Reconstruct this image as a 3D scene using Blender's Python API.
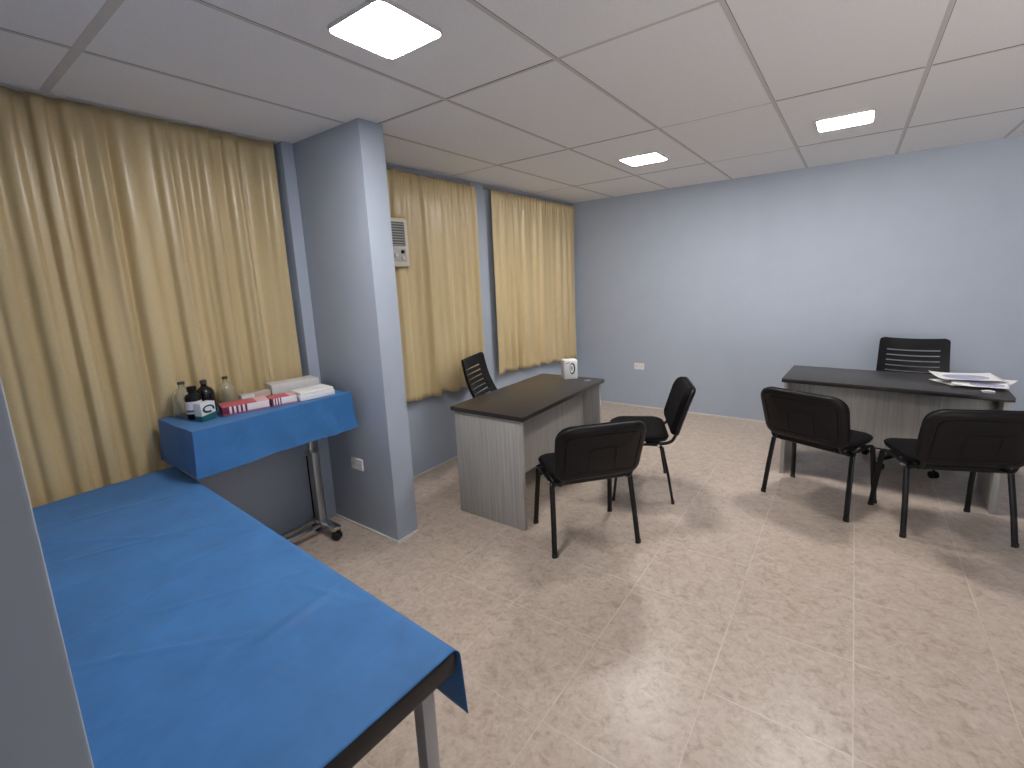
import bpy, bmesh, math, random
from mathutils import Vector, Matrix, noise as mnoise
random.seed(7)
S = bpy.context.scene
for o in list(bpy.data.objects): bpy.data.objects.remove(o)
COL = S.collection
PI = math.pi

# ------------------------------------------------------------------ camera
CAM_Z = 1.555
def cam_axes(yaw, pitch, roll):
    r = Vector((math.cos(yaw), -math.sin(yaw), 0)); f0 = Vector((math.sin(yaw), math.cos(yaw), 0)); u0 = Vector((0, 0, 1))
    f = math.cos(pitch)*f0 - math.sin(pitch)*u0; u = math.sin(pitch)*f0 + math.cos(pitch)*u0
    return math.cos(roll)*r + math.sin(roll)*u, -math.sin(roll)*r + math.cos(roll)*u, f
cd = bpy.data.cameras.new('camera'); cam = bpy.data.objects.new('camera', cd); COL.objects.link(cam)
r_, u_, f_ = cam_axes(-0.6359, 0.1718, -0.0464)
m = Matrix((r_, u_, -f_)).transposed().to_4x4(); m.translation = (0, 0, CAM_Z)
cam.matrix_world = m
cd.sensor_width = 36.0; cd.sensor_fit = 'HORIZONTAL'; cd.lens = 463.8/1024*36.0
cd.shift_y = -23.9/1024; cd.clip_start = 0.02
S.camera = cam

# ------------------------------------------------------------------ world, exposure
WORLD_L = 6.8
w = bpy.data.worlds.new('world'); S.world = w; w.use_nodes = True
# added fill through the unseen opening: dim above, bright below to lift the ceiling
_nt = w.node_tree; _tc = _nt.nodes.new('ShaderNodeTexCoord'); _sp = _nt.nodes.new('ShaderNodeSeparateXYZ')
_nt.links.new(_tc.outputs['Generated'], _sp.inputs[0])
_rp = _nt.nodes.new('ShaderNodeValToRGB'); _nt.links.new(_sp.outputs[2], _rp.inputs[0])
_e = _rp.color_ramp.elements; _e[0].position = 0.0; _e[0].color = (1, .95, .90, 1); _e[1].position = .02; _e[1].color = (.24, .25, .28, 1)
_nt.links.new(_rp.outputs[0], _nt.nodes['Background'].inputs[0])
_nt.nodes['Background'].inputs[1].default_value = WORLD_L
S.view_settings.view_transform = 'Standard'; S.view_settings.look = 'None'
S.view_settings.gamma = 1.0; S.view_settings.use_curve_mapping = False
S.view_settings.exposure = 0.22
PANEL_L = 82.0                                   # radiance of the LED ceiling panels
PANEL_C = (1.0, 0.955, 0.93)

# ------------------------------------------------------------------ dimensions
H = 2.427; XW = -2.80; XR = -2.90; YF = 5.17; XE = 3.6; YB = -1.75
PY0, PY1, PX1 = 1.662, 1.822, -2.155             # pillar

# ------------------------------------------------------------------ helpers
class MB:
    def __init__(s): s.v = []; s.f = []
    def add(s, vs, fs, M=None):
        b = len(s.v)
        for p in vs:
            p = Vector(p); s.v.append(M @ p if M else p)
        s.f += [tuple(b+i for i in f) for f in fs]; return s
    def box(s, x0, x1, y0, y1, z0, z1, bev=0.0, M=None, seg=2):
        bm = bmesh.new(); bmesh.ops.create_cube(bm, size=1)
        for v in bm.verts:
            v.co = Vector(((x0+x1)/2+v.co.x*(x1-x0), (y0+y1)/2+v.co.y*(y1-y0), (z0+z1)/2+v.co.z*(z1-z0)))
        if bev: bmesh.ops.bevel(bm, geom=list(bm.edges), offset=bev, segments=seg, affect='EDGES', profile=0.5)
        bm.verts.index_update()
        s.add([v.co.copy() for v in bm.verts], [[v.index for v in f.verts] for f in bm.faces], M); bm.free(); return s
    def tube(s, pts, rx, ry=None, n=12, up=(0, 0, 1), cap=True, M=None):
        ry = ry or rx; pts = [Vector(p) for p in pts]; vs = []; fs = []; prev = None
        for i, p in enumerate(pts):
            t = (pts[min(i+1, len(pts)-1)]-pts[max(i-1, 0)]).normalized()
            a = Vector(up) if prev is None else prev
            a = a-t*a.dot(t)
            if a.length < 1e-4: a = t.orthogonal()
            a.normalize(); prev = a; b = t.cross(a)
            for k in range(n):
                q = 2*PI*k/n; vs.append(p+a*math.cos(q)*ry+b*math.sin(q)*rx)
        for i in range(len(pts)-1):
            for k in range(n):
                fs.append((i*n+k, i*n+(k+1) % n, (i+1)*n+(k+1) % n, (i+1)*n+k))
        if cap:
            fs.append(tuple(reversed(range(n)))); fs.append(tuple((len(pts)-1)*n+k for k in range(n)))
        return s.add(vs, fs, M)
    def lathe(s, prof, n=24, M=None, sx=1.0, sy=1.0):
        vs = []; fs = []
        for r, z in prof:
            for k in range(n):
                a = 2*PI*k/n; vs.append((r*math.cos(a)*sx, r*math.sin(a)*sy, z))
        for i in range(len(prof)-1):
            for k in range(n): fs.append((i*n+k, i*n+(k+1) % n, (i+1)*n+(k+1) % n, (i+1)*n+k))
        fs.append(tuple(reversed(range(n)))); fs.append(tuple((len(prof)-1)*n+k for k in range(n)))
        return s.add(vs, fs, M)
    def loops(s, loops, M=None, cap0=True, cap1=True):
        n = len(loops[0]); vs = [p for l in loops for p in l]; fs = []
        for i in range(len(loops)-1):
            for k in range(n): fs.append((i*n+k, i*n+(k+1) % n, (i+1)*n+(k+1) % n, (i+1)*n+k))
        if cap0: fs.append(tuple(reversed(range(n))))
        if cap1: fs.append(tuple((len(loops)-1)*n+k for k in range(n)))
        return s.add(vs, fs, M)
    def grid(s, nu, nv, fn, skip=None, M=None):
        vs = [fn(i/nu, j/nv) for i in range(nu+1) for j in range(nv+1)]; fs = []
        for i in range(nu):
            for j in range(nv):
                if skip and skip((i+.5)/nu, (j+.5)/nv): continue
                a = i*(nv+1)+j; fs.append((a, a+nv+1, a+nv+2, a+1))
        return s.add(vs, fs, M)
    def build(s, name, mat, parent=None, smooth=True, angle=35):
        me = bpy.data.meshes.new(name); me.from_pydata([tuple(v) for v in s.v], [], s.f)
        me.validate(); me.update()
        bm = bmesh.new(); bm.from_mesh(me)
        loose = [v for v in bm.verts if not v.link_faces]
        if loose: bmesh.ops.delete(bm, geom=loose, context='VERTS')
        bmesh.ops.recalc_face_normals(bm, faces=list(bm.faces)); bm.to_mesh(me); bm.free()
        if smooth:
            me.polygons.foreach_set('use_smooth', [True]*len(me.polygons))
            me.set_sharp_from_angle(angle=math.radians(angle))
        me.materials.append(mat)
        o = bpy.data.objects.new(name, me); COL.objects.link(o)
        if parent: o.parent = parent
        return o

def tag(o, label, cat, group=None):
    o['label'] = label; o['category'] = cat
    if group: o['group'] = group
    return o
def thing(name, label, cat, loc=(0, 0, 0), rz=0, group=None):
    o = bpy.data.objects.new(name, None); COL.objects.link(o); o.empty_display_size = .1
    o.location = loc; o.rotation_euler = (0, 0, rz); return tag(o, label, cat, group)
def struct(o): o['kind'] = 'structure'; return o
def copy_tree(o, parent=None):
    c = o.copy(); COL.objects.link(c)
    if parent is not None: c.parent = parent
    for ch in list(o.children): copy_tree(ch, c)
    return c
def rrect(w, h, rt, rb=None, n=7, taper=0.0):
    rb = rt if rb is None else rb; pts = []
    for cx, cy, r, a0 in ((1, 1, rt, 0), (-1, 1, rt, 90), (-1, -1, rb, 180), (1, -1, rb, 270)):
        for k in range(n):
            a = math.radians(a0+90*k/(n-1))
            x = cx*(w/2-r)+r*math.cos(a); y = cy*(h/2-r)+r*math.sin(a)
            pts.append((x*(1-taper*(0.5-y/h)), y))
    return pts
def slab(w, h, rt, rb, prof, taper=0.0, n=7, warp=None):
    """rounded plate: prof = (inset, depth) from one face to the other -> loops of (x, y, depth)"""
    L = []
    for i, d in prof:
        k = 1e-3
        l = [Vector((x, y, d)) for x, y in rrect(w-2*i, h-2*i, max(rt-i, k), max(rb-i, k), n, taper)]
        L.append([warp(p) if warp else p for p in l])
    return L
def arc(c, r, a0, a1, n, f):
    return [f(c[0]+r*math.cos(math.radians(a0+(a1-a0)*k/n)), c[1]+r*math.sin(math.radians(a0+(a1-a0)*k/n))) for k in range(n+1)]

# ------------------------------------------------------------------ materials
def nmat(name):
    m = bpy.data.materials.new(name); m.use_nodes = True
    nt = m.node_tree; return m, nt, nt.nodes['Principled BSDF']
def lk(nt, a, b): nt.links.new(a, b)
def mth(nt, op, a, b=None, c=None):
    n = nt.nodes.new('ShaderNodeMath'); n.operation = op
    for i, x in enumerate((a, b, c)):
        if x is None: continue
        if isinstance(x, (int, float)): n.inputs[i].default_value = x
        else: lk(nt, x, n.inputs[i])
    return n.outputs[0]
def noise(nt, vec, scale, detail=3, rough=.5, dist=0):
    n = nt.nodes.new('ShaderNodeTexNoise'); n.inputs['Scale'].default_value = scale; n.inputs['Detail'].default_value = detail
    n.inputs['Roughness'].default_value = rough; n.inputs['Distortion'].default_value = dist
    if vec is not None: lk(nt, vec, n.inputs['Vector'])
    return n.outputs['Fac']
def ramp(nt, fac, stops):
    r = nt.nodes.new('ShaderNodeValToRGB'); e = r.color_ramp.elements
    while len(e) < len(stops): e.new(.5)
    for x, (p, c) in zip(e, stops): x.position = p; x.color = (*c, 1)
    lk(nt, fac, r.inputs[0]); return r.outputs[0]
def mix(nt, fac, a, b, mode='MIX'):
    n = nt.nodes.new('ShaderNodeMix'); n.data_type = 'RGBA'; n.blend_type = mode
    for s, x in ((0, fac), (6, a), (7, b)):
        if isinstance(x, (int, float)): n.inputs[s].default_value = x
        elif isinstance(x, tuple): n.inputs[s].default_value = (*x, 1)
        else: lk(nt, x, n.inputs[s])
    return n.outputs[2]
def bump(nt, b, h, strength, dist=.01):
    n = nt.nodes.new('ShaderNodeBump'); n.inputs['Strength'].default_value = strength; n.inputs['Distance'].default_value = dist
    lk(nt, h, n.inputs['Height']); lk(nt, n.outputs[0], b.inputs['Normal'])
def coords(nt, kind='Object', scale=None):
    t = nt.nodes.new('ShaderNodeTexCoord').outputs[kind]
    if scale:
        mp = nt.nodes.new('ShaderNodeMapping'); mp.inputs['Scale'].default_value = scale; lk(nt, t, mp.inputs[0]); t = mp.outputs[0]
    return t
def simple(name, col, rough=.5, metal=0, var=.06, nscale=30, bmp=0, spec=.5, stretch=None):
    m, nt, b = nmat(name)
    v = coords(nt, 'Object', stretch); f = noise(nt, v, nscale, 4)
    c = ramp(nt, f, ((.25, tuple(x*(1-var) for x in col)), (.75, tuple(min(1, x*(1+var)) for x in col))))
    lk(nt, c, b.inputs['Base Color']); b.inputs['Roughness'].default_value = rough; b.inputs['Metallic'].default_value = metal
    b.inputs['Specular IOR Level'].default_value = spec
    if bmp: bump(nt, b, f, bmp, .002)
    return m

M = {}
M['wall'] = simple('blue_paint', (.405, .46, .545), .55, var=.025, nscale=5, bmp=.12, spec=.3)
M['tile'] = simple('ceiling_board', (.845, .845, .865), .9, var=.04, nscale=160, bmp=.3, spec=.1)
M['tee'] = simple('ceiling_tee_paint', (.60, .585, .58), .6, var=.03)
M['shadow_gap'] = simple('ceiling_shadow_gap_dark', (.05, .045, .04), .9)
M['caulk'] = simple('white_caulk', (.68, .66, .62), .6)
M['black_metal'] = simple('black_powder_coat', (.006, .0055, .006), .38, var=.1, spec=.35)
M['black_plastic'] = simple('black_plastic', (.007, .006, .007), .45, var=.1, nscale=200, bmp=.1, spec=.25)
M['black_fabric'] = simple('black_fabric', (.0055, .005, .006), .9, var=.25, nscale=350, bmp=.3, spec=.15)
M['chrome'] = simple('chrome', (.62, .62, .63), .16, metal=1, var=.03)
M['steel'] = simple('brushed_steel', (.5, .5, .5), .38, metal=1, var=.05)
M['alu'] = simple('painted_grey_steel', (.44, .42, .40), .4, var=.04)
M['white_plastic'] = simple('white_plastic', (.78, .77, .75), .35, var=.02)
M['ac_plastic'] = simple('ivory_plastic', (.66, .62, .52), .4, var=.03)
M['ac_dark'] = simple('grille_dark', (.10, .10, .095), .6)
M['vinyl'] = simple('black_vinyl', (.012, .010, .010), .4, var=.15, nscale=90, bmp=.2)
M['paper'] = simple('white_paper', (.80, .79, .78), .7, var=.02)
M['rubber'] = simple('black_rubber', (.01, .01, .01), .6)

def floor_mat():
    m, nt, b = nmat('beige_marbled_floor_tile')
    g = nt.nodes.new('ShaderNodeNewGeometry').outputs['Position']
    sp = nt.nodes.new('ShaderNodeSeparateXYZ'); lk(nt, g, sp.inputs[0])
    ux = mth(nt, 'DIVIDE', mth(nt, 'ADD', sp.outputs[0], 2.142), .4474)
    uy = mth(nt, 'DIVIDE', mth(nt, 'SUBTRACT', sp.outputs[1], 2.0544), .4464)
    ix = mth(nt, 'FLOOR', ux); iy = mth(nt, 'FLOOR', uy)
    def edge(u):
        f = mth(nt, 'FRACT', u); return mth(nt, 'MINIMUM', f, mth(nt, 'SUBTRACT', 1.0, f))
    ex, ey = edge(ux), edge(uy)
    cv = nt.nodes.new('ShaderNodeCombineXYZ'); lk(nt, ix, cv.inputs[0]); lk(nt, iy, cv.inputs[1])
    wn = nt.nodes.new('ShaderNodeTexWhiteNoise'); wn.noise_dimensions = '3D'; lk(nt, cv.outputs[0], wn.inputs['Vector'])
    off = nt.nodes.new('ShaderNodeVectorMath'); off.operation = 'MULTIPLY_ADD'
    lk(nt, wn.outputs['Color'], off.inputs[0]); off.inputs[1].default_value = (9, 9, 9); lk(nt, g, off.inputs[2])
    n1 = noise(nt, off.outputs[0], 20, 5, .62, .8)
    n2 = noise(nt, off.outputs[0], 55, 4, .6, .5)
    n3 = noise(nt, g, 2.2, 2)
    f = mth(nt, 'ADD', mth(nt, 'MULTIPLY', n1, .62), mth(nt, 'MULTIPLY', n2, .38))
    c = ramp(nt, f, ((.35, (.34, .265, .205)), (.46, (.46, .375, .305)), (.55, (.52, .435, .365)), (.68, (.60, .515, .44))))
    c = mix(nt, mth(nt, 'MULTIPLY', n3, .25), c, (.50, .41, .34))
    wear = ramp(nt, noise(nt, g, 3.1, 3), ((.42, (0, 0, 0)), (.58, (1, 1, 1))))
    gx = mth(nt, 'LESS_THAN', ex, .0055); gy = mth(nt, 'LESS_THAN', ey, .0055)
    gm = mth(nt, 'MAXIMUM', mth(nt, 'MULTIPLY', gx, mth(nt, 'ADD', mth(nt, 'MULTIPLY', wear, .6), .4)), mth(nt, 'MULTIPLY', gy, mth(nt, 'ADD', mth(nt, 'MULTIPLY', wear, .75), .2)))
    gm2 = mth(nt, 'MULTIPLY', gm, .6)
    c = mix(nt, gm2, c, (.70, .64, .57))
    lk(nt, c, b.inputs['Base Color'])
    rr = mth(nt, 'ADD', mth(nt, 'MULTIPLY', n2, .14), .26); lk(nt, rr, b.inputs['Roughness'])
    b.inputs['Specular IOR Level'].default_value = .45
    h = mth(nt, 'SUBTRACT', mth(nt, 'MULTIPLY', n2, .35), mth(nt, 'MULTIPLY', gm, .6)); bump(nt, b, h, .09, .002)
    return m
M['floor'] = floor_mat()

def curtain_mat(name, c0, c1):
    m, nt, b = nmat(name)
    v = coords(nt, 'Object', (1, 60, 420)); n1 = noise(nt, v, 1.0, 3)
    v2 = coords(nt, 'Object', (1, 9, .7)); n2 = noise(nt, v2, 1.0, 3)
    f = mth(nt, 'ADD', mth(nt, 'MULTIPLY', n1, .35), mth(nt, 'MULTIPLY', n2, .65))
    lk(nt, ramp(nt, f, ((.3, c0), (.7, c1))), b.inputs['Base Color'])
    b.inputs['Roughness'].default_value = .32; b.inputs['Specular IOR Level'].default_value = .7
    b.inputs['Sheen Weight'].default_value = .25; b.inputs['Sheen Roughness'].default_value = .4
    bump(nt, b, n1, .25, .001)
    return m
M['curtain'] = curtain_mat('gold_satin', (.50, .385, .195), (.69, .55, .305))

def drape_mat(name, c):
    m, nt, b = nmat(name)
    v = coords(nt); n1 = noise(nt, v, 9, 5, .6, .4); n2 = noise(nt, v, 600, 2)
    lk(nt, ramp(nt, n1, ((.3, tuple(x*.86 for x in c)), (.7, tuple(min(1, x*1.12) for x in c)))), b.inputs['Base Color'])
    b.inputs['Roughness'].default_value = .62; b.inputs['Specular IOR Level'].default_value = .35
    b.inputs['Sheen Weight'].default_value = .12
    vo = nt.nodes.new('ShaderNodeTexNoise'); vo.inputs['Scale'].default_value = 7; vo.inputs['Detail'].default_value = 4
    vo.noise_type = 'RIDGED_MULTIFRACTAL'; lk(nt, v, vo.inputs['Vector'])
    h = mth(nt, 'ADD', mth(nt, 'MULTIPLY', vo.outputs['Fac'], .5), mth(nt, 'MULTIPLY', n2, .06)); bump(nt, b, h, .16, .006)
    return m
M['drape'] = drape_mat('blue_nonwoven_cover', (.035, .158, .395))

def wood_mat(name, c0, c1, rough, sc):
    m, nt, b = nmat(name)
    v = coords(nt, 'Object', sc); n1 = noise(nt, v, 1.0, 6, .6, .3)
    lk(nt, ramp(nt, n1, ((.3, c0), (.7, c1))), b.inputs['Base Color']); b.inputs['Roughness'].default_value = rough
    bump(nt, b, n1, .05, .001); return m
M['grey_wood'] = wood_mat('grey_woodgrain_laminate', (.33, .32, .30), (.47, .455, .43), .5, (60, 60, 2.2))
M['dark_top'] = wood_mat('dark_wenge_laminate', (.020, .017, .016), (.034, .029, .027), .36, (40, 2, 40))
M['edge_band'] = simple('dark_edge_band', (.016, .013, .012), .45)
M['pale_edge'] = simple('pale_edge_band', (.56, .55, .52), .5)

def panel_mat():
    m, nt, b = nmat('led_diffuser')
    b.inputs['Base Color'].default_value = (.9, .9, .9, 1)
    b.inputs['Emission Color'].default_value = (*PANEL_C, 1); b.inputs['Emission Strength'].default_value = PANEL_L
    return m
M['led'] = panel_mat()

def glass_mat(name, col, trans=.92, rough=.03, bc=None):
    m, nt, b = nmat(name)
    b.inputs['Base Color'].default_value = (*col, 1); b.inputs['Transmission Weight'].default_value = trans
    b.inputs['Roughness'].default_value = rough; b.inputs['IOR'].default_value = 1.45
    n = noise(nt, coords(nt), 8, 2); bump(nt, b, n, .03, .002); return m
M['clear_glass'] = glass_mat('clear_bottle_glass', (.93, .94, .90))
M['dark_glass'] = simple('dark_amber_glass', (.006, .004, .004), .08, var=.2)
M['dark_cap'] = simple('dark_grey_cap', (.045, .042, .045), .4)

def stripes_box(name, x0, x1, n, red=(.55, .10, .13), dark=(.16, .02, .05), white=(.80, .72, .72)):
    """carton printed in red with dark bars in a row on its long face (object coordinates, metres)"""
    m, nt, b = nmat(name); v = coords(nt)
    sp = nt.nodes.new('ShaderNodeSeparateXYZ'); lk(nt, v, sp.inputs[0])
    t = mth(nt, 'DIVIDE', mth(nt, 'SUBTRACT', sp.outputs[0], x0), (x1-x0)/n)
    inb = mth(nt, 'MULTIPLY', mth(nt, 'GREATER_THAN', sp.outputs[0], x0), mth(nt, 'LESS_THAN', sp.outputs[0], x1))
    bar = mth(nt, 'MULTIPLY', mth(nt, 'LESS_THAN', mth(nt, 'FRACT', t), .48), inb)
    rest = mth(nt, 'SUBTRACT', 1.0, inb)
    low = mth(nt, 'LESS_THAN', sp.outputs[2], .008)
    c = mix(nt, bar, white, dark)
    left = mth(nt, 'LESS_THAN', sp.outputs[0], x0)
    c = mix(nt, left, c, dark)
    c = mix(nt, mth(nt, 'MULTIPLY', low, .8), c, red)
    top = mth(nt, 'GREATER_THAN', sp.outputs[2], .0425)
    topc = mix(nt, mth(nt, 'GREATER_THAN', sp.outputs[0], x1+.035), red, (.74, .45, .46))
    c = mix(nt, top, c, topc)
    lk(nt, c, b.inputs['Base Color']); b.inputs['Roughness'].default_value = .45
    return m

# ================================================================== SETTING
struct(MB().box(XR-.12, XE+.1, -.11, YF+.1, -.1, 0).box(-.75, .75, -1.8, -.11, -.1, 0).build('floor', M['floor'], smooth=False))
struct(MB().box(XW-.12, XW, PY0-.073, YF+.1, 0, H).build('wall_left', M['wall'], smooth=False))
struct(MB().box(XR-.12, XR, YB-.1, PY0-.073, 0, H).build('wall_window_bay', M['wall'], smooth=False))
struct(MB().box(XW-.12, XE+.1, YF, YF+.1, 0, H).build('wall_far', M['wall'], smooth=False))
struct(MB().box(XE, XE+.1, YB-.1, YF+.1, 0, H).build('wall_right', M['wall'], smooth=False))
# the near wall: a doorway (the camera stands in it) and, to its right, an unseen wide opening added for fill light
mbn = MB().box(XR-.12, -.55, -.11, .0525, 0, H, .004).box(.55, .75, -.11, .05, 0, H).box(.75, XE, -.11, .05, 0, .10).box(.75, XE, -.11, .05, 2.34, H).box(2.7, XE, -.11, .05, .10, 2.34)
struct(mbn.build('wall_near', M['wall']))
mbk = MB().box(-.75, -.65, -1.7, -.11, 0, H).box(.65, .75, -1.7, -.11, 0, H).box(-.75, .75, -1.8, -1.7, 0, H)  # unseen corridor walls added to keep light off the door jamb
struct(mbk.build('wall_light_block', M['wall'], smooth=False))
struct(MB().box(XW-.01, PX1, PY0, PY1, 0, H, .004).build('wall_pillar', M['wall']))
# ceiling boards with their grid
ceil = struct(MB().box(XR-.12, XE+.1, -.11, YF+.1, H, H+.08).box(-.75, .75, -1.8, -.11, H, H+.08).build('ceiling', M['tile'], smooth=False))
AX = [-1.034-.623*k for k in (2, 1, 0, -1, -2, -3, -4, -5, -6)]
BY = [1.80+1.221*k for k in (-2, -1, 0, 1, 2)]
g = MB()
for x in AX:
    if x < XE: g.box(x-.009, x+.009, .05, YF, H-.0010, H+.002)
for y in BY[1:]:
    hw = .016 if y < 1 else .008
    g.box(XR, XE, y-hw, y+hw, H-.0012, H+.002)
g.build('ceiling_grid', M['tee'], ceil, smooth=False)
d = MB()  # dark strips paint the shadow line in the joint beside each tee
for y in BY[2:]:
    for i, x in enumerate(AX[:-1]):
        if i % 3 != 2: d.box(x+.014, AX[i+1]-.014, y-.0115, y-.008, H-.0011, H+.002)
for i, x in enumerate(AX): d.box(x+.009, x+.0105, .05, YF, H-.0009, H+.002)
d.build('ceiling_shadow_gap', M['shadow_gap'], ceil, smooth=False)
wa = MB(); wa.box(XW, XW+.022, PY1, YF, H-.006, H); wa.box(XR, XR+.09, .05, PY0-.073, H-.006, H)
struct(wa.build('trim_1', M['tee'], smooth=False))
cb = MB()
cb.box(XW, XE, YF-.010, YF, 0, .014); struct(cb.build('baseboard_far', M['caulk'], smooth=False))
cb = MB(); cb.box(XW, XW+.008, PY1, YF-.01, 0, .010); struct(cb.build('baseboard_left', M['caulk'], smooth=False))
cb = MB(); cb.box(XW, PX1+.010, PY0-.010, PY0, 0, .012); cb.box(PX1, PX1+.010, PY0, PY1, 0, .012)
struct(cb.build('baseboard_pillar', M['caulk'], smooth=False))

# ================================================================== CEILING LIGHTS
def ceiling_light(x, y, label):
    t = thing('ceiling_light', label, 'light', (x, y, H), 0, 'square ceiling lights')
    L = slab(.292, .292, .032, .032, [(0, 0), (0, -.008), (.003, -.0122), (.006, -.0122), (.007, -.009)])
    MB().loops(L).build('light_frame', M['tee'], t)
    L = slab(.280, .280, .03, .03, [(.0005, -.0095), (.001, -.0115), (.003, -.0125)])
    MB().loops(L).build('light_diffuser', M['led'], t)
ceiling_light(-1.365, 1.205, 'square LED ceiling panel nearest the camera, above the blue-covered bed end')
ceiling_light(-1.368, 3.68, 'square LED ceiling panel above the black chair by the left desk')
ceiling_light(-.108, 3.705, 'square LED ceiling panel above the black chairs at the right desk')

# ================================================================== CURTAINS
def fold_fn(seed, n, amp, y0, y1, z0, z1, gather=0.0):
    rnd = random.Random(seed)
    ks = [(n*(.55+.9*rnd.random()), rnd.random()*6.28, .5+.5*rnd.random(), rnd.uniform(-.5, .5)) for _ in range(5)]
    def f(y, z):
        t = (y-y0)/(y1-y0); q = (z-z0)/(z1-z0)
        wv = 1.1*math.sin(2*PI*t*1.3+seed)+.6*math.sin(2*PI*t*2.9+2*seed)
        s = 0
        for k, ph, a, dr in ks: s += a*math.sin(2*PI*k*t+ph+wv+dr*q*2.2)
        s = math.tanh(s*.95)
        s *= .68+.32*math.sin(2*PI*t*.8+q*1.2+seed*.7)**2
        e = s*amp*(1.0-.30*q-.25*q**4)
        if gather and q > .86:
            e += gather*((q-.86)/.14)*math.sin(2*PI*n*4.3*t+3*math.sin(9*t))
        e += .004*math.sin(5*q+7*t*3)
        return e
    return f
def curtain(name, label, xp, y0, y1, z0, z1, n, amp, seed, hole=None, gather=0.0, zslope=0.0, extra=None, nu=260):
    f = fold_fn(seed, n, amp, y0, y1, z0, z1, gather)
    def P(u, v):
        y = y0+(y1-y0)*u; zb = z0+zslope*u+.012*math.sin(2*PI*u*n*.7+seed)
        z = zb+(z1-zb)*v
        x = xp+f(y, z)+(extra(y, z) if extra else 0)
        return (max(x, xp-.042), y+.006*math.sin(3*v+seed), z)
    mb = MB(); mb.grid(nu, 40, P, skip=(lambda u, v: hole[0] < y0+(y1-y0)*u < hole[1] and hole[2] < z0+(z1-z0)*v < hole[3]) if hole else None)
    o = mb.build(name, M['curtain'], angle=80)
    md = o.modifiers.new('thickness', 'SOLIDIFY'); md.thickness = .002; md.offset = 0
    return tag(o, label, 'curtain', 'gold satin curtains')
def bigx(y, z):       # a few deep, sharp pleats where the panels of cloth meet
    s = 0
    for yc, a, wd in ((.74, .030, .020), (.78, -.020, .018), (1.33, .022, .016), (1.37, -.016, .014), (1.02, .014, .02), (.30, .018, .03)):
        s += a*math.exp(-((y-yc)/wd)**2)
    return s*(1-.75*max(0, (z-1.9)/.52)**2)
curtain('curtain', 'long gold satin curtain behind the bed and the bottles', XR+.050, 0.07, 1.563, .620, H-.008, 12, .028, 3, extra=bigx, nu=420)
curtain('curtain', 'gold satin curtain with an air conditioner poking through its edge', XW+.062, 1.86, 3.265, .665, H-.055, 10, .030, 11,
        hole=(1.93, 2.452, 1.672, 2.045), gather=.007, zslope=-.05)
curtain('curtain', 'gold satin curtain closest to the far corner of the room', XW+.062, 3.50, 5.10, .655, H-.055, 10, .028, 23, gather=.007, zslope=-.09)
for y0, y1, lb in ((1.84, 3.30, 'thin white rod of the curtain with the air conditioner'), (3.46, 5.13, 'thin white rod of the curtain near the far corner')):
    MB_ = MB().tube([(XW+.016, y0, H-.035), (XW+.016, y1, H-.035)], .008, n=10)
    for y in (y0+.02, y1-.02): MB_.box(XW, XW+.02, y-.008, y+.008, H-.05, H-.02, .002)
    tag(MB_.build('curtain_rod', M['steel']), lb, 'curtain rod')

# ================================================================== AIR CONDITIONER
t = thing('air_conditioner', 'small ivory window air conditioner between the pillar and a curtain', 'air conditioner', (XW, 2.175, 1.685))
MB().box(.004, .125, -.245, .235, 0, .345, .012).build('casing', M['ac_plastic'], t)
gb = MB().box(.12, .128, -.22, .20, .145, .315, .002).build('grille', M['ac_dark'], t)
sl = MB()
for k in range(9): sl.box(.124, .132, -.22, .20, .149+.0185*k, .1565+.0185*k, .0015)
sl.build('louvre', simple('louvre_grey', (.36, .36, .34), .5), gb)
cp = MB().box(.12, .128, -.22, .20, .035, .130, .002).build('control_panel', simple('panel_grey', (.42, .41, .40), .45), t)
for y, z in ((.165, .105), (.165, .06), (.10, .08)):
    kn = MB().lathe([(.014, 0), (.013, .012), (.010, .014)], 16, Matrix.Translation((.127, y, z)) @ Matrix.Rotation(PI/2, 4, 'Y'))
    kn.build('knob', M['black_plastic'] if z > .1 else M['ac_plastic'], cp)

# ================================================================== WALL SOCKETS
def outlet(x, y, z, label):
    t = thing('wall_outlet', label, 'socket', (x, y, z), 0, 'white wall sockets')
    MB().loops(slab(.118, .076, .008, .008, [(0, 0), (0, .005), (.004, .009)], warp=lambda p: Vector((p.x, -p.z, p.y)))).build('cover_plate', M['white_plastic'], t)
    for dx in (-.03, .03):
        s = MB()
        for q in (-.007, .007): s.box(dx+q-.0012, dx+q+.0012, -.0095, -.0085, -.006, .006)
        s.build('slot', M['black_plastic'], t)
outlet(-2.49, PY0, .44, 'white wall socket low on the pillar beside the rolling table')
outlet(-1.97, YF, .487, 'white wall socket on the far wall behind the left desk')

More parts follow.
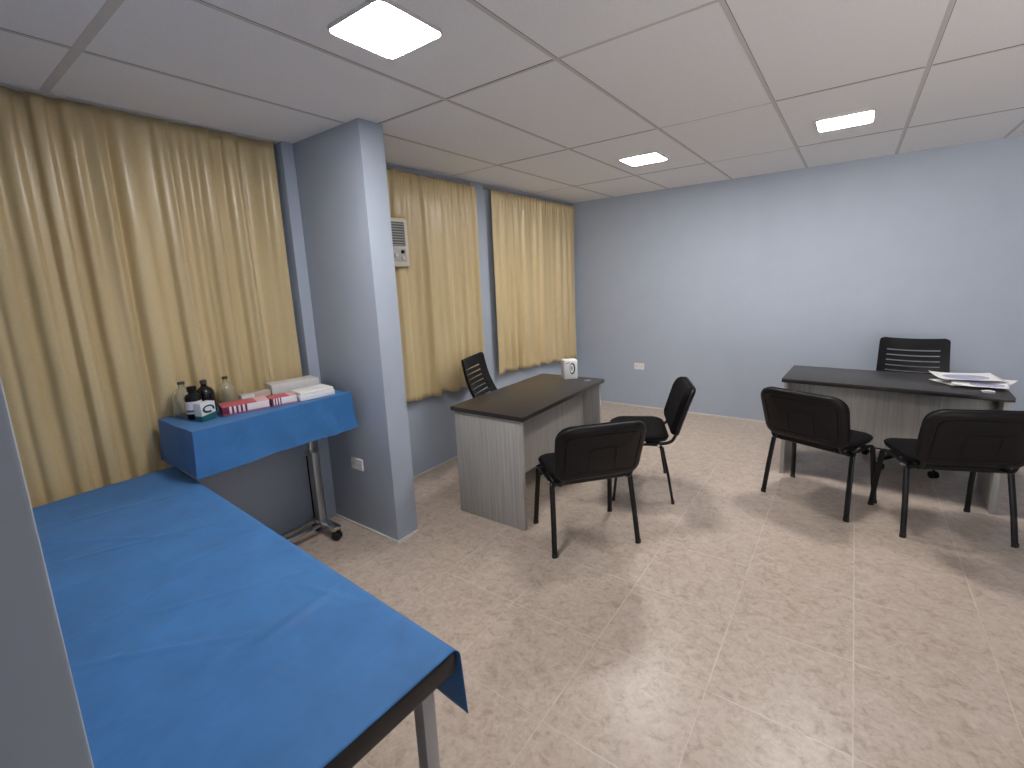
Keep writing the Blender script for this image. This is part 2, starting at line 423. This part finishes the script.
# ================================================================== DESKS
def make_desk(label, loc, rz, Wd):
    """local: front (visitor side) faces -y, width along x; origin on the floor at the centre"""
    t = thing('office_desk', label, 'desk', loc, rz, 'office desks')
    Dp, Ht = .58, .745
    tp = MB().box(-Wd/2, Wd/2, -Dp/2, Dp/2, Ht-.028, Ht, .002).build('desktop', M['dark_top'], t)
    for sx in (-1, 1):
        xo = sx*(Wd/2-.015); xi = sx*(Wd/2-.042)
        MB().box(min(xo, xi), max(xo, xi), -Dp/2+.025, Dp/2-.02, 0, Ht-.028, .0012).build('side_panel', M['grey_wood'], t)
    MB().box(-Wd/2+.042, Wd/2-.042, -Dp/2+.165, -Dp/2+.183, .27, Ht-.028, .001).build('modesty_panel', M['grey_wood'], t)
    # grommet for cables
    MB().lathe([(.030, 0), (.030, .002), (.026, .0035), (.020, .002), (.0, .002)][:4], 24, Matrix.Translation((Wd/2-.10, -Dp/2+.10, Ht))).build('cable_grommet', M['steel'], t)
    # drawers on the sitter's side
    dr = MB().box(-Wd/2+.043, -Wd/2+.40, -.10, Dp/2-.03, .42, Ht-.029, .001).build('drawer_case', M['grey_wood'], t)
    for z in (.43, .575):
        MB().box(-Wd/2+.05, -Wd/2+.393, Dp/2-.031, Dp/2-.015, z, z+.135, .002).build('drawer_front', M['grey_wood'], dr)
    return t
DL = make_desk('grey woodgrain desk with dark top by the curtains', (-1.834, 2.737, 0), PI/2+math.radians(.6), 1.165)
DR = make_desk('grey woodgrain desk with dark top holding loose papers at right', (.222, 4.125, 0), math.radians(-2.6), 1.19)

# ================================================================== VISITOR CHAIRS
def make_visitor_chair(label, loc, rz):
    t = thing('visitor_chair', label, 'chair', loc, rz, 'black visitor chairs around the desks')
    mtl = M['black_metal']
    def sm(pts, n=4):           # Catmull-Rom smoothing
        P = [Vector(p) for p in pts]; out = []
        for i in range(len(P)-1):
            a, b, c, d2 = P[max(i-1, 0)], P[i], P[i+1], P[min(i+2, len(P)-1)]
            for k in range(n):
                s = k/n
                out.append(.5*((2*b)+(c-a)*s+(2*a-5*b+4*c-d2)*s*s+(3*b-a-3*c+d2)*s**3))
        return out+[P[-1]]
    for s in (-1, 1):
        for fy, ty in ((.197, .150), (-.197, -.128)):
            mb = MB().tube([(s*.256, fy, .006), (s*.247, fy*.55+ty*.45, .20), (s*.238, ty, .392)], .0155, .0095, 14, up=(0, 1, 0))
            lg = mb.build('leg', mtl, t)
            MB().tube([(s*.2562, fy, 0), (s*.256, fy, .022)], .0172, .0112, 14, up=(0, 1, 0)).build('foot_tip', M['rubber'], lg)
        rail = sm([(s*.238, .150, .385), (s*.237, .135, .402), (s*.235, .08, .408), (s*.235, -.06, .408), (s*.237, -.113, .402), (s*.238, -.128, .385)])
        MB().tube(rail, .0085, .0125, 12, up=(1, 0, 0)).build('seat_rail', mtl, t)
        post = sm([(s*.205, -.02, .412), (s*.205, -.13, .408), (s*.204, -.188, .425), (s*.203, -.214, .465), (s*.202, -.232, .51), (s*.201, -.247, .545)])
        MB().tube(post, .0105, .0125, 12, up=(1, 0, 0)).build('back_post', mtl, t)
        MB().tube([(s*.200, -.110, .408), (s*.242, -.110, .408)], .007, n=10).build('bracket', mtl, t)
        kn = MB().lathe([(.011, 0), (.011, .007), (.006, .010)], 12, Matrix.Translation((s*.247, -.10, .408)) @ Matrix.Rotation(s*PI/2, 4, 'Y'))
        kn.build('bolt_cap', M['chrome'], t)
    for y in (.10, -.112):
        MB().tube([(-.236, y, .398), (.236, y, .398)], .011, .014, 12).build('crossbar', mtl, t)
    # seat: plastic pan under a rounded cushion
    def swarp(p): return Vector((p.x, p.y+.024, p.z+.010*(p.x/.24)**2-.012*max(0, (p.y)/.22)**2))
    pan = slab(.475, .392, .10, .085, [(.03, .414), (.006, .420), (.0, .432), (.004, .438)], warp=swarp)
    MB().loops(pan).build('seat_pan', M['black_plastic'], t)
    cus = slab(.485, .402, .105, .09, [(.012, .4335), (.002, .438), (0, .445), (.006, .456), (.022, .464), (.05, .469), (.10, .472), (.16, .473)], n=9, warp=swarp)
    MB().loops(cus).build('seat', M['black_fabric'], t, angle=70)
    # backrest: local plate (x, height, depth) leaned back and curved round the sitter
    R0 = Matrix.Translation((0, -.281, .624)) @ Matrix.Rotation(math.radians(19), 4, 'X')
    def bwarp(p):
        q = Vector((p.x, p.z+.055*(p.x/.24)**2*.5-.02*(p.y/.17)**2*.4, p.y)); return R0 @ q
    BW, BH = .525, .354
    cu = slab(BW-.012, BH-.012, .10, .055, [(.010, .000), (.001, .008), (0, .022), (.008, .036), (.028, .044), (.07, .048), (.12, .049)], taper=.05, n=9, warp=bwarp)
    MB().loops(cu).build('backrest', M['black_fabric'], t, angle=70)
    sh = slab(BW, BH, .105, .06, [(.02, .004), (.002, .006), (0, .0), (.003, -.010), (.012, -.017), (.026, -.021), (.044, -.022), (.047, -.018), (.050, -.018), (.053, -.023), (.09, -.025), (.14, -.026)], taper=.05, n=9, warp=bwarp)
    shell = MB().loops(sh).build('back_shell', M['black_plastic'], t, angle=40)
    # raised inverted-U moulding on the shell
    path = [(-.075, -.085), (-.075, .03), (-.072, .044), (-.060, .050), (.060, .050), (.072, .044), (.075, .03), (.075, -.085)]
    pts = []
    for a, b in zip(path[:-1], path[1:]):
        for k in range(4): pts.append((a[0]+(b[0]-a[0])*k/4, a[1]+(b[1]-a[1])*k/4))
    pts.append(path[-1])
    MB().tube([bwarp(Vector((x, y-.01, -.0252))) for x, y in pts], .0035, .0022, 8).build('shell_ridge', M['black_plastic'], shell)
    return t
CH = [('black visitor chair in front of the left desk, its back to the camera', (-1.2435, 2.355, 0), 48.7),
      ('black visitor chair seen from the side beyond the nearer chair at the left desk', (-1.187, 3.148, 0), 113.8),
      ('black visitor chair at the left end of the right desk', (-.112, 3.575, 0), -21.5),
      ('black visitor chair in front of the papers end of the right desk', (.490, 3.528, 0), 20.5)]
c0 = make_visitor_chair(CH[0][0], CH[0][1], math.radians(CH[0][2]))
for lb, loc, a in CH[1:]:
    c = copy_tree(c0); c.location = loc; c.rotation_euler = (0, 0, math.radians(a)); c['label'] = lb

# ================================================================== OFFICE CHAIRS
def make_office_chair(label, loc, rz):
    """local: sitter faces +y"""
    t = thing('office_chair', label, 'chair', loc, rz, 'black slotted-back office chairs')
    pl = M['black_plastic']
    hub = MB().lathe([(.045, .075), (.045, .125), (.03, .135)], 20).build('base_hub', pl, t)
    for k in range(5):
        a = 2*PI*k/5+.93; Rm = Matrix.Rotation(a, 4, 'Z')
        L = []
        for x, w_, z0, z1 in ((.03, .024, .085, .122), (.15, .020, .078, .108), (.27, .014, .070, .090)):
            L.append([Vector((x, -w_, z0)), Vector((x, w_, z0)), Vector((x, w_*.8, z1)), Vector((x, -w_*.8, z1))])
        MB().loops(L, Rm).build('base_arm', pl, t)
        cs = MB()
        for s in (-.014, .014):
            cs.lathe([(.012, -.008), (.025, -.008), (.027, 0), (.025, .008), (.012, .008)], 18, Rm @ Matrix.Translation((.262, s, .027)) @ Matrix.Rotation(PI/2, 4, 'X'))
        cs.tube([(.262, 0, .027), (.262, 0, .075)], .006, n=8, M=Rm)
        cs.build('caster', pl, t)
    MB().tube([(0, 0, .12), (0, 0, .26)], .024, n=18).tube([(0, 0, .26), (0, 0, .385)], .014, n=14).build('gas_lift', M['black_metal'], t)
    MB().box(-.09, .09, -.10, .10, .375, .41, .008).build('seat_plate', M['black_metal'], t)
    MB().loops(slab(.46, .45, .10, .08, [(.02, .405), (.002, .415), (0, .435), (.012, .458), (.05, .468), (.12, .470)], n=9, warp=lambda p: Vector((p.x, p.y+.02, p.z-.015*max(0, p.y/.2)**2)))).build('seat', M['black_fabric'], t, angle=70)
    sp = MB(); pts = [(0, -.05, .40), (0, -.20, .395), (0, -.245, .43), (0, -.262, .52), (0, -.268, .62)]
    sp.tube(pts, .028, .009, 12, up=(0, 1, 0)); sp.build('back_bar', pl, t)
    # backrest: one moulded frame with horizontal slots
    BW, BH = .46, .46; ns = 8; nx = 16
    bm = bmesh.new(); rows = [0.0, .03]
    z = .06
    for k in range(ns): rows += [z, z+.011]; z += .043
    rows += [BH-.03, BH-.012, BH]
    rows = sorted(set(round(x, 4) for x in rows)); slots = set(); z = .06
    for k in range(ns): slots.add(rows.index(round(z, 4))); z += .043
    V = []
    for h in rows:
        hw = BW/2*(1.0-.06*(h/BH))
        q = (BH-h)
        if q < .03: hw -= .03-math.sqrt(max(0, .03**2-(.03-q)**2))
        V.append([bm.verts.new((hw*(-1+2*i/nx), h, 0)) for i in range(nx+1)])
    for j in range(len(rows)-1):
        for i in range(nx):
            if j in slots and 2 <= i < nx-2: continue
            bm.faces.new((V[j][i], V[j][i+1], V[j+1][i+1], V[j+1][i]))
    ex = bmesh.ops.extrude_face_region(bm, geom=list(bm.faces))
    for v in ex['geom']:
        if isinstance(v, bmesh.types.BMVert): v.co.z -= .022
    R0 = Matrix.Translation((0, -.268, .495)) @ Matrix.Rotation(math.radians(20), 4, 'X')
    for v in bm.verts:
        x, h, dp = v.co
        v.co = R0 @ Vector((x, dp+.04*(x/.2)**2-.03*math.sin(PI*h/BH)+.015, h))
    bm.verts.index_update()
    mb = MB(); mb.add([v.co.copy() for v in bm.verts], [[v.index for v in f.verts] for f in bm.faces]); bm.free()
    mb.build('backrest', pl, t, angle=50)
    return t
oc = make_office_chair('black office chair with slotted back behind the left desk', (-2.185, 3.01, 0), math.radians(-72))
o2 = copy_tree(oc); o2.location = (.410, 4.53, 0); o2.rotation_euler = (0, 0, math.radians(178))
o2['label'] = 'black office chair with slotted back behind the right desk'

# ================================================================== THINGS ON THE DESKS
t = thing('small_box', 'small white carton standing on the left desk near its far end', 'box', (-1.822, 3.245, .745), math.radians(46))
MB().box(-.055, .055, -.045, .045, 0, .152, .0015).build('carton', M['paper'], t)
def ring_pts(rx, rz, cx, cz, n=36): return [(cx+rx*math.cos(2*PI*k/n), cz+rz*math.sin(2*PI*k/n)) for k in range(n)]
ri = MB(); n = 36
o_ = ring_pts(.023, .046, .012, .085, n); i_ = ring_pts(.0165, .036, .0085, .0855, n)
ri.add([(x, -.0458, z) for x, z in o_]+[(x, -.0458, z) for x, z in i_], [(k, (k+1) % n, n+(k+1) % n, n+k) for k in range(n)])
ri.build('printed_ring', M['black_plastic'], t, smooth=False)
e_ = ring_pts(.008, .018, .006, .088, 24)
MB().add([(x, -.0458, z) for x, z in e_], [tuple(range(24))]).build('printed_oval', simple('print_grey', (.35, .35, .37), .6), t, smooth=False)
MB().add([(-.050, -.0458, .126), (-.010, -.0458, .131), (-.010, -.0458, .136), (-.050, -.0458, .131)], [(0, 1, 2, 3)]).build('red_print', simple('print_red', (.45, .06, .07), .6), t, smooth=False)

def sheet_mat(name, cx, cy, rx, ry):  # white sheet with a mottled blue-grey oval
    m, nt, b = nmat(name); v = coords(nt); sp = nt.nodes.new('ShaderNodeSeparateXYZ'); lk(nt, v, sp.inputs[0])
    a = mth(nt, 'POWER', mth(nt, 'DIVIDE', mth(nt, 'SUBTRACT', sp.outputs[0], cx), rx), 2.0)
    c = mth(nt, 'POWER', mth(nt, 'DIVIDE', mth(nt, 'SUBTRACT', sp.outputs[1], cy), ry), 2.0)
    ins = mth(nt, 'LESS_THAN', mth(nt, 'ADD', a, c), 1.0)
    nz = noise(nt, v, 14, 3)
    col = mix(nt, ins, (.80, .79, .79), ramp(nt, nz, ((.3, (.27, .28, .42)), (.7, (.42, .43, .58)))))
    lk(nt, col, b.inputs['Base Color']); b.inputs['Roughness'].default_value = .5; return m
def sheet(label, loc, rz, w_, h_, mat, curl, lift, seed):
    def P(u, v):
        x = (u-.5)*w_; y = (v-.5)*h_
        z = lift+curl*(abs(u-.5)*2)**3*.5+curl*.6*max(0, v-.55)**2*3+.0015*math.sin(7*u+5*v+seed)+.0015
        return (x, y, z)
    o = MB().grid(24, 18, P).build('paper_sheet', mat, angle=80)
    md = o.modifiers.new('thickness', 'SOLIDIFY'); md.thickness = .0006; md.offset = 0
    o.location = loc; o.rotation_euler = (0, 0, rz); tag(o, label, 'paper', 'loose papers on the right desk'); return o
zt = .745
sheet('plain white sheet lying at the bottom of the paper pile, corner poking left', (.64, 4.18, zt), math.radians(30), .30, .21, M['paper'], .004, .0005, 1)
sheet('white sheet at the right end of the pile, overhanging the desk edge', (.735, 4.245, zt), math.radians(-22), .28, .20, M['paper'], .006, .008, 2)
sheet('white sheet with dark blue oval patch, nearest the desk front', (.69, 4.085, zt), math.radians(-8), .26, .20, sheet_mat('blue_oval_a', .035, -.02, .08, .065), .014, .014, 3)
sheet('white sheet with large pale blue oval patch on top of the pile', (.635, 4.19, zt), math.radians(10), .32, .21, sheet_mat('blue_oval_b', 0, -.012, .115, .08), .018, .034, 4)
sheet('tiny white slip of paper lying in front of the pile', (.71, 3.955, zt), math.radians(4), .06, .03, M['paper'], .0, .0, 5)

# ================================================================== EXAMINATION BED
BA = math.radians(-2.7)
bed = thing('examination_bed', 'black padded examination bed on square grey steel legs under a blue cover', 'bed', (-1.7075, .429, 0), BA)
BL, BWd, BZ = 1.965, .61, .692
MB().box(-BL/2, BL/2, -BWd/2, BWd/2, BZ-.062, BZ, .012, seg=3).build('mattress', M['vinyl'], bed)
fr = MB()
for s in (-1, 1): fr.box(-BL/2+.05, BL/2-.05, s*(BWd/2-.045)-.017, s*(BWd/2-.045)+.017, BZ-.10, BZ-.062, .002)
for x in (-BL/2+.067, 0, BL/2-.067): fr.box(x-.017, x+.017, -BWd/2+.062, BWd/2-.062, BZ-.10, BZ-.062, .002)
fr.build('bed_frame', M['alu'], bed)
for sx in (-1, 1):
    for sy in (-1, 1):
        x = sx*(BL/2-.085); y = sy*(BWd/2-.045)
        lg = MB().box(x-.019, x+.019, y-.019, y+.019, .004, BZ-.10, .002).build('leg', M['alu'], bed)
        MB().box(x-.021, x+.021, y-.021, y+.021, 0, .02, .003).build('foot_cap', M['rubber'], lg)
# the loose blue sheet over it
CRE = [((-1.355, .173), (-1.435, .388), .0028), ((-1.423, .145), (-1.181, .426), .003), ((-1.139, .453), (-1.156, .687), .004),
       ((-2.273, .233), (-1.667, .717), .0022), ((-1.167, .312), (-1.188, .441), .003), ((-1.164, .145), (-1.206, .24), .003),
       ((-1.921, .415), (-1.699, .428), .002), ((-.931, .587), (-.91, .48), .002), ((-1.687, .45), (-1.674, .72), .003),
       ((-1.121, .409), (-1.142, .645), .0035), ((-2.1, .15), (-1.9, .62), .002), ((-.98, .2), (-1.02, .50), .0025), ((-1.56, .12), (-1.60, .40), .002),
       ((-1.50, .30), (-1.30, .66), .0022), ((-.86, .36), (-.80, .60), .002), ((-2.45, .25), (-2.30, .70), .002), ((-1.28, .60), (-1.02, .66), .002)]
Mb = Matrix.Translation((-1.7075, .429, 0)) @ Matrix.Rotation(BA, 4, 'Z'); Mbi = Mb.inverted()
def crease(x, y):
    h = 0
    for (ax, ay), (bx, by), a in CRE:
        dx, dy = bx-ax, by-ay; L2 = dx*dx+dy*dy
        tt = ((x-ax)*dx+(y-ay)*dy)/L2; tc = min(1, max(0, tt))
        px, py = ax+tc*dx, ay+tc*dy; dd = math.hypot(x-px, y-py)
        fade = math.sin(PI*min(1, max(0.02, .1+.8*tc)))
        h += a*fade*math.exp(-(dd/.008)**1.2)
    nz = mnoise.noise(Vector((x*3.2, y*3.2, 1.7)))*.0045+mnoise.noise(Vector((x*8, y*8, 4.1)))*.0022
    return h*1.9+nz+.005
def cover_pt(u, s):
    """u along the bed (0 far head, 1 near foot); s metres across, from -BWd/2 over the +y edge and down"""
    ex = -BL/2-.045+(BL+.052)*u
    edge = BWd/2+.004; R = .022
    x = ex; wob = .010*math.sin(3*ex+1)+.006*math.sin(11*ex)
    if s < edge-R: y, zo = s, 0
    elif s < edge-R+R*PI/2:
        a = (s-(edge-R))/R; y = edge-R+R*math.sin(a); zo = -R+R*math.cos(a)
    else:
        dn = s-(edge-R+R*PI/2); y = edge+dn*(.10+.05*math.sin(5*ex))+wob*dn*4*.5; zo = -R-dn
        x = ex+.10*dn*(u-.5)
    # head end slants out to the curtain
    x -= .09*max(0, 1-u*3)*max(0, (-s+.1))*.9
    P = Mb @ Vector((x, y, 0)); k = 1 if s < edge-R else max(0, 1-(s-edge+R)/.03)
    return Vector((max(P.x, -2.735), P.y, BZ+.002+zo+(crease(P.x, P.y) if k > 0 else 0)*k+(.004*(1-k)*0)))
smax = BWd/2+.175
nS = 96
mbc = MB().grid(230, nS, lambda u, v: cover_pt(u, -BWd/2-.0+(smax+BWd/2)*v))
cv = mbc.build('bed_cover', M['drape'], angle=60)
md = cv.modifiers.new('thickness', 'SOLIDIFY'); md.thickness = .0012; md.offset = 1
tag(cv, 'creased blue disposable sheet covering the examination bed', 'sheet')

# ================================================================== ROLLING TABLE
TZ = .940; TX0, TX1, TY0, TY1 = -2.79, -2.368, .758, 1.585
t = thing('rolling_table', 'chrome overbed table on black casters beside the pillar, under a blue cover', 'table', (-2.66, 1.45, 0))
def loc_(x, y): return x+2.66, y-1.45
a = loc_(TX0+.012, TY0+.012); b = loc_(TX1-.012, TY1-.012)
MB().box(a[0], b[0], a[1], b[1], TZ-.022, TZ, .003).build('table_top', M['white_plastic'], t)
cx, cy = loc_(-2.70, 1.48)
col = MB().box(cx-.032, cx+.045, cy-.022, cy+.022, .06, .55, .004).build('column', M['steel'], t)
MB().box(cx-.020, cx+.020, cy-.015, cy+.015, .54, TZ-.05, .003).build('inner_column', M['chrome'], col)
MB().box(cx-.026, cx-.008, cy-.0245, cy-.0225, .10, .52, .001).build('column_track', M['black_plastic'], col)
MB().box(cx-.05, cx+.16, cy-.10, cy+.02, TZ-.052, TZ-.022, .004).build('top_bracket', M['steel'], t)
MB().box(cx-.062, cx+.20, cy-.025, cy+.025, .062, .092, .005).build('base_bar', M['chrome'], t)
MB().box(cx-.05, cx-.02, cy-.62, cy-.025, .058, .082, .004).build('base_foot', M['chrome'], t)
MB().box(cx+.03, cx+.06, cy-.62, cy-.025, .058, .082, .004).build('base_foot', M['chrome'], t)
def caster(px, py, rot=0):
    Rm = Matrix.Translation((px, py, 0)) @ Matrix.Rotation(rot, 4, 'Z')
    cs = MB()
    for s in (-.013, .013): cs.lathe([(.010, -.008), (.024, -.009), (.027, -.004), (.027, .004), (.024, .009), (.010, .008)], 20, Rm @ Matrix.Translation((0, s, .027)) @ Matrix.Rotation(PI/2, 4, 'X'))
    w_ = cs.build('caster', M['rubber'], t)
    MB().box(-.02, .02, -.016, .016, .046, .0635, .004, M=Rm).build('caster_fork', M['black_plastic'], w_)
for px, py in ((cx-.040, cy), (cx+.185, cy), (cx-.035, cy-.60), (cx+.045, cy-.60)): caster(px, py, .5)
# its blue cover: a sheet folded square over the top, hanging on all sides
def skirt():
    mb = MB(); zt_ = TZ+.003
    def loop(off, z, amp, seed, zj=0):
        pts = []; n = 34
        cs = [(TX0, TY0), (TX1, TY0), (TX1, TY1), (TX0, TY1)]
        for k in range(4):
            (ax, ay), (bx, by) = cs[k], cs[(k+1) % 4]; nx, ny = (by-ay), -(bx-ax); L = math.hypot(nx, ny); nx /= L; ny /= L
            for i in range(n):
                s = i/n; x = ax+(bx-ax)*s; y = ay+(by-ay)*s
                e = mnoise.noise(Vector((x*7+seed, y*7, z*5)))*amp
                if y > TY1-.25: e += mnoise.noise(Vector((x*16, y*16+seed, z*9)))*amp*1.6
                # keep the corner fold
                cxn = off*(nx)+ (0); cyn = off*ny
                if i == 0:
                    px_, py_ = cs[(k-1) % 4]; mx, my = (ay-py_), -(ax-px_); l2 = math.hypot(mx, my); cxn += off*mx/l2; cyn += off*my/l2; e *= .4
                fx, fy = nx, ny
                if k == 3: e = -abs(e)*.2; 
                pts.append(Vector((x+cxn+fx*e, y+cyn+fy*e, z+(mnoise.noise(Vector((x*5, y*5, 3)))*.012 if zj else 0)+(zj*0))))
        return pts
    L = []
    for i in range(12):
        q = i/11; z = zt_-.215*q
        L.append(loop(.002+.004*q+(.012*q*q), z, .0025+.011*q, 2.0, 1 if i == 11 else 0))
    top = []
    for ins in (.0, .004):
        pass
    lt = loop(-.002, zt_+.0012, .0, 2.0)
    mb.loops([lt]+L, cap0=False, cap1=False)
    # top sheet
    def P(u, v):
        x = TX0+.002+(TX1-TX0-.004)*u; y = TY0+.002+(TY1-TY0-.004)*v
        return (x, y, zt_+.0012+.0016*max(0, mnoise.noise(Vector((x*6, y*6, 9))))*(math.sin(PI*u)*math.sin(PI*v)))
    mb.grid(30, 40, P)
    return mb
tc = skirt().build('table_cover', M['drape'], angle=50)
bm = bmesh.new(); bm.from_mesh(tc.data); bmesh.ops.remove_doubles(bm, verts=list(bm.verts), dist=.0022); bm.to_mesh(tc.data); bm.free()
tag(tc, 'blue disposable sheet folded over the rolling table', 'sheet')

# ------------------------------------------------------------------ things on the table
Z0 = TZ+.006
def bottle(label, x, y, prof, mat, cap, capmat, s=(1, 1), rz=0, extra=None, liquid=None):
    t = thing('bottle', label, 'bottle', (x, y, Z0), rz, 'bottles on the rolling table')
    MB().lathe(prof, 28, sx=s[0], sy=s[1]).build('bottle_body', mat, t)
    MB().lathe(cap, 20).build('cap', capmat, t)
    return t
def inner(prof, th):     # closed thin-walled shell profile
    out = list(prof); inn = [(max(r-th, .002), max(z, th)) for r, z in reversed(prof)]
    return out+inn
clear = [(.034, 0), (.046, .003), (.048, .012), (.048, .098), (.045, .114), (.034, .130), (.018, .139), (.0135, .146), (.013, .158), (.0155, .160), (.0155, .166)]
bottle('large clear glass bottle with dark stopper, leftmost on the rolling table', -2.735, .862, inner(clear, .003), M['clear_glass'],
       [(.0165, .162), (.0165, .173), (.014, .175)], M['dark_cap'])
clear2 = [(r*.82, z*.90) for r, z in clear]
bottle('clear glass bottle with dark stopper standing behind the red and white cartons', -2.755, 1.075, inner(clear2, .003), M['clear_glass'],
       [(.0145, .146), (.0145, .157), (.012, .159)], M['dark_cap'])
rd = [(.03, 0), (.041, .003), (.043, .012), (.043, .090), (.041, .110), (.033, .126), (.020, .136), (.0135, .142), (.013, .155)]
bottle('dark brown round-shouldered bottle behind the black labelled bottle', -2.68, .942, rd, M['dark_glass'], [(.0155, .153), (.0155, .170), (.013, .172)], M['dark_cap'])
bl = [(.026, 0), (.033, .002), (.035, .008), (.035, .108), (.032, .119), (.020, .127), (.017, .131), (.017, .140)]
tb = bottle('black plastic bottle with a white and violet label on the rolling table', -2.608, .862, bl, M['black_plastic'],
            [(.021, .138), (.021, .160), (.018, .163)], M['black_plastic'])
def label_mat():
    m, nt, b = nmat('white_violet_label'); v = coords(nt); sp = nt.nodes.new('ShaderNodeSeparateXYZ'); lk(nt, v, sp.inputs[0])
    z = sp.outputs[2]
    band = mth(nt, 'MULTIPLY', mth(nt, 'GREATER_THAN', z, .040), mth(nt, 'LESS_THAN', z, .050))
    lk(nt, mix(nt, band, (.72, .70, .78), (.15, .11, .33)), b.inputs['Base Color']); b.inputs['Roughness'].default_value = .5; return m
lm = MB(); L = []
for z in (.030, .092):
    L.append([Vector((.0356*math.cos(a), .0356*math.sin(a), z)) for a in [math.radians(-150+k*7.5) for k in range(29)]])
n_ = 29
lm.add([p for l in L for p in l], [(k, k+1, n_+k+1, n_+k) for k in range(n_-1)])
lm.build('label', label_mat(), tb)
tb.rotation_euler = (0, 0, math.radians(45))

def carton(name, label, cat, x0, y0, x1, y1, dep, h, mat, z=Z0, group=None, bev=.0015):
    """front bottom edge runs from (x0,y0) to (x1,y1); the box goes back to its left"""
    L = math.hypot(x1-x0, y1-y0); a = math.atan2(y1-y0, x1-x0)
    o = MB().box(0, L, 0, dep, 0, h, bev).build(name, mat)
    o.location = (x0, y0, z); o.rotation_euler = (0, 0, a); tag(o, label, cat, group); return o, L
# small white box with a dark ring and a teal foot
def teal_mat():
    m, nt, b = nmat('white_teal_print'); v = coords(nt); sp = nt.nodes.new('ShaderNodeSeparateXYZ'); lk(nt, v, sp.inputs[0])
    z = mth(nt, 'SUBTRACT', sp.outputs[2], mth(nt, 'MULTIPLY', sp.outputs[0], .12))
    low = mth(nt, 'LESS_THAN', z, .026)
    lk(nt, mix(nt, low, (.66, .70, .72), (.015, .12, .13)), b.inputs['Base Color']); b.inputs['Roughness'].default_value = .45; return m
t = thing('small_carton', 'small white and teal carton in front of the black bottle', 'box', (-2.497, .850, Z0), math.atan2(.095, -.028))
MB().box(0, .074, 0, .05, 0, .088, .0015).build('carton', teal_mat(), t)
ring = MB(); n = 30; pts_o = [(.038+.031*math.cos(2*PI*k/n), .056+.020*math.sin(2*PI*k/n)) for k in range(n)]
pts_i = [(.038+.020*math.cos(2*PI*k/n), .058+.011*math.sin(2*PI*k/n)) for k in range(n)]
kk = [k for k in range(n) if not 0.80 < (k/n) < .93]
ring.add([(x, -.0008, z) for x, z in pts_o]+[(x, -.0008, z) for x, z in pts_i], [(k, (k+1) % n, n+(k+1) % n, n+k) for k in kk])
ring.build('printed_swirl', simple('dark_teal_print', (.015, .035, .045), .5), t, smooth=False)

carton('striped_carton', 'red and white striped carton next to the small teal carton', 'box', -2.510, .945, -2.460, 1.155, .11, .048,
       stripes_box('red_carton_print', .022, .122, 5), group='red and white cartons')
carton('striped_carton', 'red and white striped carton beside the white packs, further from the bottles', 'box', -2.456, 1.164, -2.428, 1.290, .10, .046,
       stripes_box('red_carton_print_b', .004, .056, 4, white=(.78, .74, .76)), group='red and white cartons')
t, L = carton('white_pack', 'stack-like white paper pack nearest the pillar at the table front', 'pack', -2.424, 1.305, -2.402, 1.505, .16, .028, M['paper'])
MB().box(.004, L-.004, .003, .15, .0285, .046, .004).build('upper_pack', M['paper'], t)
carton('white_carton', 'large flat white carton behind the white paper pack', 'box', -2.655, 1.27, -2.605, 1.535, .13, .074, simple('grey_white_card', (.66, .64, .62), .6), bev=.002)
t, L = carton('label_carton', 'small beige carton with a white label behind the striped cartons', 'box', -2.672, 1.11, -2.650, 1.26, .06, .052, simple('beige_card', (.55, .45, .38), .6))
MB().box(.004, .066, -.0010, .0, .006, .048, 0).build('label', M['paper'], t)
